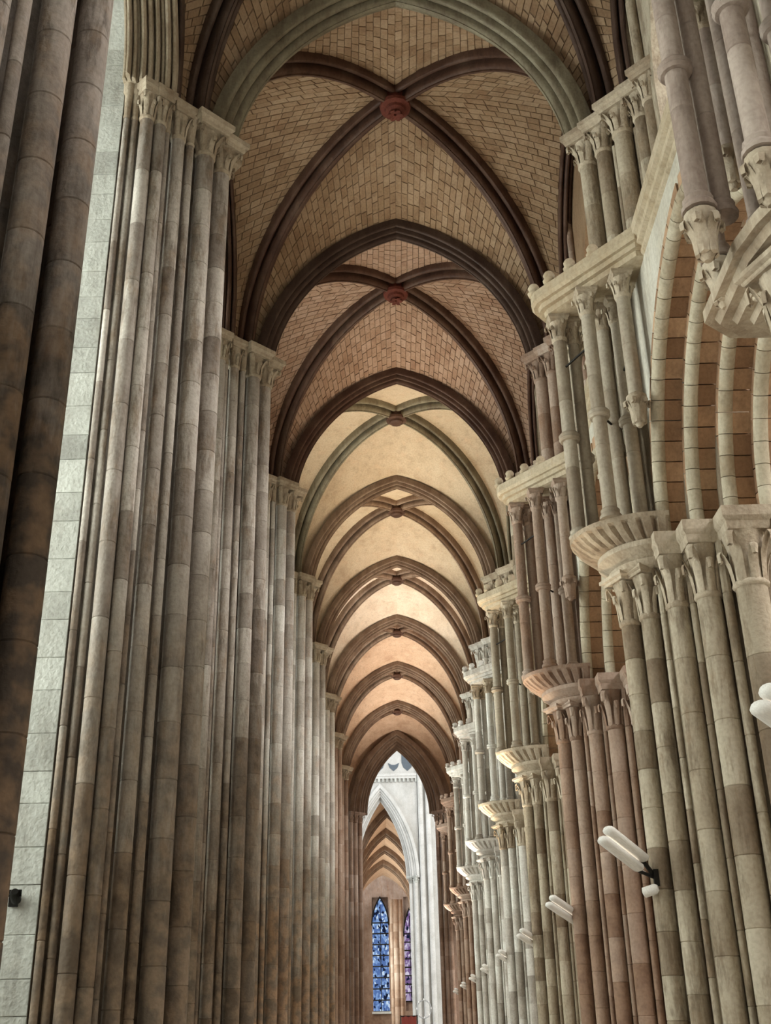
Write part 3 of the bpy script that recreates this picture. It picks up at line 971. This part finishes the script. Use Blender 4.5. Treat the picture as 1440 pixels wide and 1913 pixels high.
LSH = [0, 0, 0.19, 0.30, 0.36, 0.38, 0.38, 0.38, 0.38]      # the farther brackets sit round the back of their piers
LAMP_AT = ['upper right edge of the picture, cut by the frame', 'the large leafy-capital pier', 'the rosy pier', 'the third right pier', 'the fourth right pier', 'the fifth right pier', 'the sixth right pier', 'the seventh right pier, added to light the far vault', 'the last right pier, added to light the far vault']
for i, y0 in enumerate(YP):  # the pairs on the farthest piers are added to brighten the far bays
    t = thing('pier_light', 'pair of slim white light bars ' + ('at the right frame edge' if i == 0 else 'on a bracket left of ' + LAMP_AT[i]), 'light', (2.50 + LSH[i], y0 - 0.10 + 1.8 * LSH[i], 3.08) if i else (2.52, 6.3, 3.02), 'white light bars on the right piers')
    d = Vector((-0.46, -0.62, 0.20)) if i else Vector((-0.46, -0.50, 0.12))
    L = 1.0
    q = d.to_track_quat('X', 'Z').to_euler()
    bar = cached('bar', lambda: capsule(0.80, 0.13, 0.09).build('light_bar', 'lamp', 50))
    for k, (dx, dz) in enumerate(((0.0, 0.04), (-0.06, -0.05))):
        b = put('light_bar', bar, t, Vector((dx, 0, dz)) + d * 0.06, q)
        put('diffuser', cached('diff', lambda: capsule(0.68, 0.06, 0.02).build('diffuser', 'lamp_glow', 50)), b, (0.06, 0, 0.038))
    put('bracket', MB().tube((-0.05, 0, 0.05), (0.08, 0.05, -0.12), 0.022).tube((-0.10, 0, -0.05), (0.08, 0.05, -0.12), 0.018).box(0.05, 0.10, 0.0, 0.1, -0.2, -0.04).build('bracket', 'iron', 30), t)
    put('spot_head', MB().lathe([(0.02, -0.08), (0.05, -0.07), (0.05, 0.05), (0.03, 0.08)], 12).build('spot_head', 'lamp', 40), t, (0.0, 0, -0.24) if i else (-0.42, -0.3, -0.22), (0.4, 1.3, 0))
    l = bpy.data.lights.new('pier_light_glow', 'AREA'); l.shape = 'RECTANGLE'; l.size = 0.9; l.size_y = 0.06
    l.energy = LAMP_POWER * (0.04, 0.15, 0.4, 1.15, 1.45, 1.6, 1.6, 1.7, 1.8)[i]; l.spread = math.radians(42); l.color = (1.0, 0.80, 0.56) if i < 5 else (1.0, 0.85, 0.72)
    lo = bpy.data.objects.new('glow', l); col.objects.link(lo); lo.parent = t
    lo.location = d * 0.85 + Vector((-0.15 - LSH[i], -LSH[i], 0.16)); lo.rotation_euler = Vector((-0.13, 0.22, 1)).to_track_quat('-Z', 'Y').to_euler()

# ------------------------------------------------------------------ end arch of the aisle and the bright transept beyond
def cross_wall(x0, x1, y0, y1, zlow, ztop, xm, half, spring, rise, n=14):
    V, F = arch_wall(y0, y1, x0, x1, zlow, ztop, xm, half, spring, rise, n)
    return [(y, x, z) for x, y, z in V], F


mb = MB().add(*cross_wall(-3.6, 4.2, YEND, YEND + 0.8, 0, 17.3, XC - 0.05, 1.90, 11.6, 3.62))
we = struct('wall_end', mb.build('wall_end', 'pier_red', 20), 'brown stone wall with the pointed end arch of the aisle', 'wall')
t = thing('end_arch', 'smallest brown pointed arch framing the bright transept', 'arch', (XC - 0.05, YEND, 11.6))
for W, off, y in ((0.35, 0.0, -0.05), (0.30, -0.22, 0.25), (0.42, 0.28, -0.22)):
    for sg in (1, -1):
        P, N, S = half_arch_pts(Vector((0, y, 0)), Vector((sg, 0, 0)), 2.06 + off, 3.78 + off, 16)
        put('moulding', MB().sweep(P, N, S, rib_prof(W, 0.3)).build('moulding', 'rib_tan', 45), t)
for sg in (1, -1):
    for dx, dy, r in ((1.92, -0.1, 0.12), (2.14, -0.3, 0.12), (2.34, -0.5, 0.10)):
        shaft(t, sg * dx, dy, -11.6, -0.45, r, 'pier_red', n=12, seed=5)
        capital(t, sg * dx, dy, -0.45, r, 0.5, 'pier_red', PI / 4)

# transept: white far wall pierced by the choir aisle arch
YT = 71.0
mb = MB().add(*cross_wall(-14, 16, YT, YT + 1.0, 0, 26, -0.80, 1.90, 10.3, 5.2))
wt = struct('wall_transept', mb.build('wall_transept', 'white_stone', 20), 'white sunlit transept wall seen through the end arch', 'wall')
put('string_course', MB().box(-8, 12, YT - 0.18, YT, 16.45, 16.6).box(-8, 12, YT - 0.12, YT, 16.30, 16.45).build('string_course', 'white_stone', 20), wt)
for k in range(24):
    put('dentil', cached('dentil', lambda: MB().box(0, 0.12, -0.14, 0, 0, 0.22).build('dentil', 'ashlar', 20)), wt, (-3.0 + 0.26 * k, YT, 16.08))
for k, (x, w, h, fl) in enumerate(((-0.85, 0.36, 0.5, 0), (0.08, 0.36, 0.5, 0), (0.95, 0.36, 1.0, 1))):
    pts = [(x - w, 17.3), (x - w * 0.7, 17.0), (x, 16.78), (x + w * 0.7, 17.0), (x + w, 17.3)]
    pts = pts + ([(x + w, 17.3 + h * 0.6), (x, 17.3 + h * 0.8), (x - w, 17.3 + h * 0.6)] if fl else [(x + w * 0.3, 17.18), (x - w * 0.3, 17.18)])
    put('quatrefoil_opening', MB().loft([[(a, YT - 0.03, b) for a, b in pts], [(a, YT + 0.02, b) for a, b in pts]]).build('quatrefoil_opening', 'slate', 20), wt)
struct('ceiling_transept', box_mesh('ceiling_transept', 'ashlar', (-10, 8, YEND + 0.8, YT, 26, 26.4)), 'stone vault slab over the transept', 'ceiling')
t = thing('choir_arch', 'white moulded pointed arch of the choir aisle beyond the transept', 'arch', (-0.80, YT, 10.3))
for W, off, y in ((0.30, 0.30, -0.08), (0.34, 0.02, 0.15), (0.30, -0.20, 0.5)):
    for sg in (1, -1):
        P, N, S = half_arch_pts(Vector((0, y, 0)), Vector((sg, 0, 0)), 1.97 + off, 5.3 + off, 16)
        put('moulding', MB().sweep(P, N, S, rib_prof(W, 0.26)).build('moulding', 'white_stone', 45), t)
for dx, dy, r in ((1.80, 0.2, 0.13), (2.08, -0.05, 0.13), (2.5, -0.15, 0.16), (2.95, -0.15, 0.16)):
    shaft(t, dx, dy, -10.3, 0.0 if dx < 2.4 else 8, r, 'white_stone', n=12)
    if dx < 2.4:
        capital(t, dx, dy, -0.30, r, 0.4, 'ashlar', PI / 4)

# choir aisle: cross arches, webs and side walls receding to the stained glass
CH = [(74.5, -0.55, 14.7), (79.5, -0.68, 14.2), (84.5, -0.82, 13.8), (89.5, -1.0, 13.5)]
for k, (y, x, za) in enumerate(CH):
    t = thing('choir_cross_arch', 'brown pointed rib of the choir aisle, %s beyond the white arch' % ['first', 'second', 'third', 'fourth'][k], 'arch', (x + 0.12, y, 10.3), 'cross arches of the choir aisle')
    for sg in (1, -1):
        P, N, S = half_arch_pts(Vector((0, 0, 0)), Vector((sg, 0, 0)), 2.35, za - 10.3 + 0.35, 14)
        put('half_arch', MB().sweep(P, N, S, rib_prof(0.75, 0.42)).build('half_arch', 'rib_tan', 45), t)
mb = MB()
cv = []
for (y, x, za) in [(71.3, -0.72, 15.75), (72.6, -0.6, 14.95)] + CH + [(96, -1.1, 13.2)]:
    h = arch_half(2.35, za - 10.3 + 0.40, 10)
    row = [Vector((x + 0.12 - q, y, 10.3 + z)) for q, z, _, _ in h] + [Vector((x + 0.12 + q, y, 10.3 + z)) for q, z, _, _ in reversed(h[:-1])]
    cv.append(row)
V = [p for r in cv for p in r]; n = len(cv[0])
F = [(a * n + b, a * n + b + 1, (a + 1) * n + b + 1, (a + 1) * n + b) for a in range(len(cv) - 1) for b in range(n - 1)]
ct = struct('ceiling_choir', mb.add(V, F).build('ceiling_choir', 'web_e', 60), 'pink plastered vault of the choir aisle', 'ceiling')
struct('wall_choir', box_mesh('wall_choir', 'pier_red', (-3.6, -3.25, 72, 98, 0, 11.5), (1.75, 2.1, 72, 96, 0, 11.5)), 'brown side walls of the choir aisle', 'wall')
t = thing('choir_pier', 'slim brown pier between the two stained glass lancets', 'pier', (-0.05, 95.2, 0))
for dx, r in ((-0.28, 0.16), (0.05, 0.24), (0.42, 0.18)):
    shaft(t, dx, 0, 0, 11.6, r, 'pier_red', n=12)
mb = MB()
YW = 98.0
mb.box(-6, 6, YW, YW + 0.5, 0, 3.4).box(-6, -1.95, YW, YW + 0.5, 3.4, 12.1).box(-0.62, 0.66, YW, YW + 0.5, 3.4, 12.1).box(1.6, 6, YW, YW + 0.5, 3.4, 12.1).box(-6, 6, YW, YW + 0.5, 12.1, 18).box(-2.2, 1.9, YW + 0.3, YW + 0.5, 3.4, 12.1)
struct('wall_apse', mb.build('wall_apse', 'pier_red', 20), 'brown end wall around the stained glass', 'wall')
for k, (x0, x1, z0, z1, m, lb) in enumerate(((-1.95, -0.62, 3.4, 12.1, 'blue_glass', 'narrow blue stained glass lancet at the far end'), (0.66, 1.6, 4.1, 11.2, 'violet_glass', 'narrow violet stained glass lancet beside the white pier'))):
    h = arch_half((x1 - x0) / 2, 2.2, 8); xm = (x0 + x1) / 2
    outl = [(x0, z0), ] + [(xm - q, z1 - 2.2 + z) for q, z, _, _ in h] + [(xm + q, z1 - 2.2 + z) for q, z, _, _ in reversed(h[:-1])] + [(x1, z0)]
    m_ = len(outl)
    w = struct('window_%d' % (20 + k), mesh('glass', [(a, YW + 0.1, b) for a, b in outl] + [(a, YW + 0.14, b) for a, b in outl],
               [tuple(range(m_)), tuple(reversed(range(m_, 2 * m_)))], m), lb, 'window')
    mb = MB()
    for j in range(9):
        z = z0 + (z1 - 2 - z0) * j / 8
        mb.box(x0, x1, YW + 0.02, YW + 0.1, z - 0.05, z + 0.05)
    mb.box(xm - 0.03, xm + 0.03, YW + 0.03, YW + 0.1, z0, z1 - 0.6)
    for sg in (1, -1):
        P, N, S = half_arch_pts(Vector((xm, YW - 0.1, z1 - 2.2)), Vector((sg, 0, 0)), (x1 - x0) / 2 + 0.08, 2.28, 8)
        mb.sweep(P, N, S, [(-0.2, 0), (-0.2, 0.1), (0.2, 0.1), (0.2, 0)])
    put('glazing_bar', mb.build('glazing_bar', 'iron', 30), w)
    if k == 0:
        put('window_sill', MB().box(x0 - 0.1, x1 + 0.1, YW - 0.4, YW, z0 - 0.18, z0).build('window_sill', 'white_stone', 20), w)

for k, y in enumerate((77.0, 82.0, 87.0, 93.0)):  # unseen glowing panels added to light the choir vault
    struct('window_%d' % (30 + k), box_mesh('choir_window', 'daylit_glass', (-3.25, -3.22, y - 1.3, y + 1.3, 3.5, 9.5)), 'added unseen glow panel lighting choir bay %d' % (k + 1), 'window')

# small things far below the arch
rg = thing('ring_chandelier', 'thin metal ring light hanging in front of the white choir pier', 'chandelier', (1.46, 68, 2.92))
rp = []
for k in range(24):
    a = 2 * PI * k / 24
    c = Vector((0.40 * math.cos(a), 0, 0.46 * math.sin(a))); e = c.normalized()
    rp.append([c + e * 0.03 * math.cos(b) + Vector((0, 0.03 * math.sin(b), 0)) for b in [PI / 3 * j for j in range(6)]])
put('ring', MB().loft(rp + [rp[0]], caps=False).build('ring', 'pewter', 60), rg)
put('hanger', MB().tube((0, 0, 0.46), (0, 0, 23.08), 0.012).build('hanger', 'iron'), rg)
for k in range(8):
    a = 2 * PI * k / 8
    put('candle_lamp', cached('candle', lambda: MB().lathe([(0.02, 0), (0.028, 0.05), (0.01, 0.10)], 8).build('candle_lamp', 'lamp')), rg, (0.40 * math.cos(a), -0.03, 0.46 * math.sin(a)))
hg = thing('red_hanging', 'small dark red cloth panel low in the choir', 'hanging', (0.62, 69.0, 0))
put('cloth', MB().loft([[(-0.42 + 0.84 * k / 8, 0.04 * math.sin(k * 2.1), z) for k in range(9)] + [(0.42 - 0.84 * k / 8, 0.05 + 0.04 * math.sin((8 - k) * 2.1), z) for k in range(9)] for z in (0.4, 1.5, 2.6)]).build('cloth', 'red_cloth', 60), hg)
put('pole', MB().tube((-0.46, 0.02, 2.6), (0.46, 0.02, 2.6), 0.03).tube((-0.46, 0.02, 0), (-0.46, 0.02, 2.66), 0.03).tube((0.46, 0.02, 0), (0.46, 0.02, 2.66), 0.03).build('pole', 'iron'), hg)

# small dark fixture on the chapel wall between the two nearest left piers
fx = thing('wall_spotlight', 'small black spotlight fixed to the pale chapel wall at lower left', 'spotlight', (-3.42, 10.575, 2.80))
put('head', MB().lathe([(0.015, -0.09), (0.045, -0.08), (0.05, 0.04), (0.03, 0.09)], 10).build('head', 'iron'), fx, (0.03, -0.12, 0.0), (1.2, 0.5, 0))
put('arm', MB().tube((-0.02, 0.0, -0.03), (0.03, -0.12, 0.0), 0.014).box(-0.06, 0.02, -0.02, 0.01, -0.08, 0.03).build('arm', 'iron'), fx)
put('shield', MB().box(-0.09, 0.09, -0.16, -0.14, -0.01, 0.05).build('shield', 'iron'), fx)
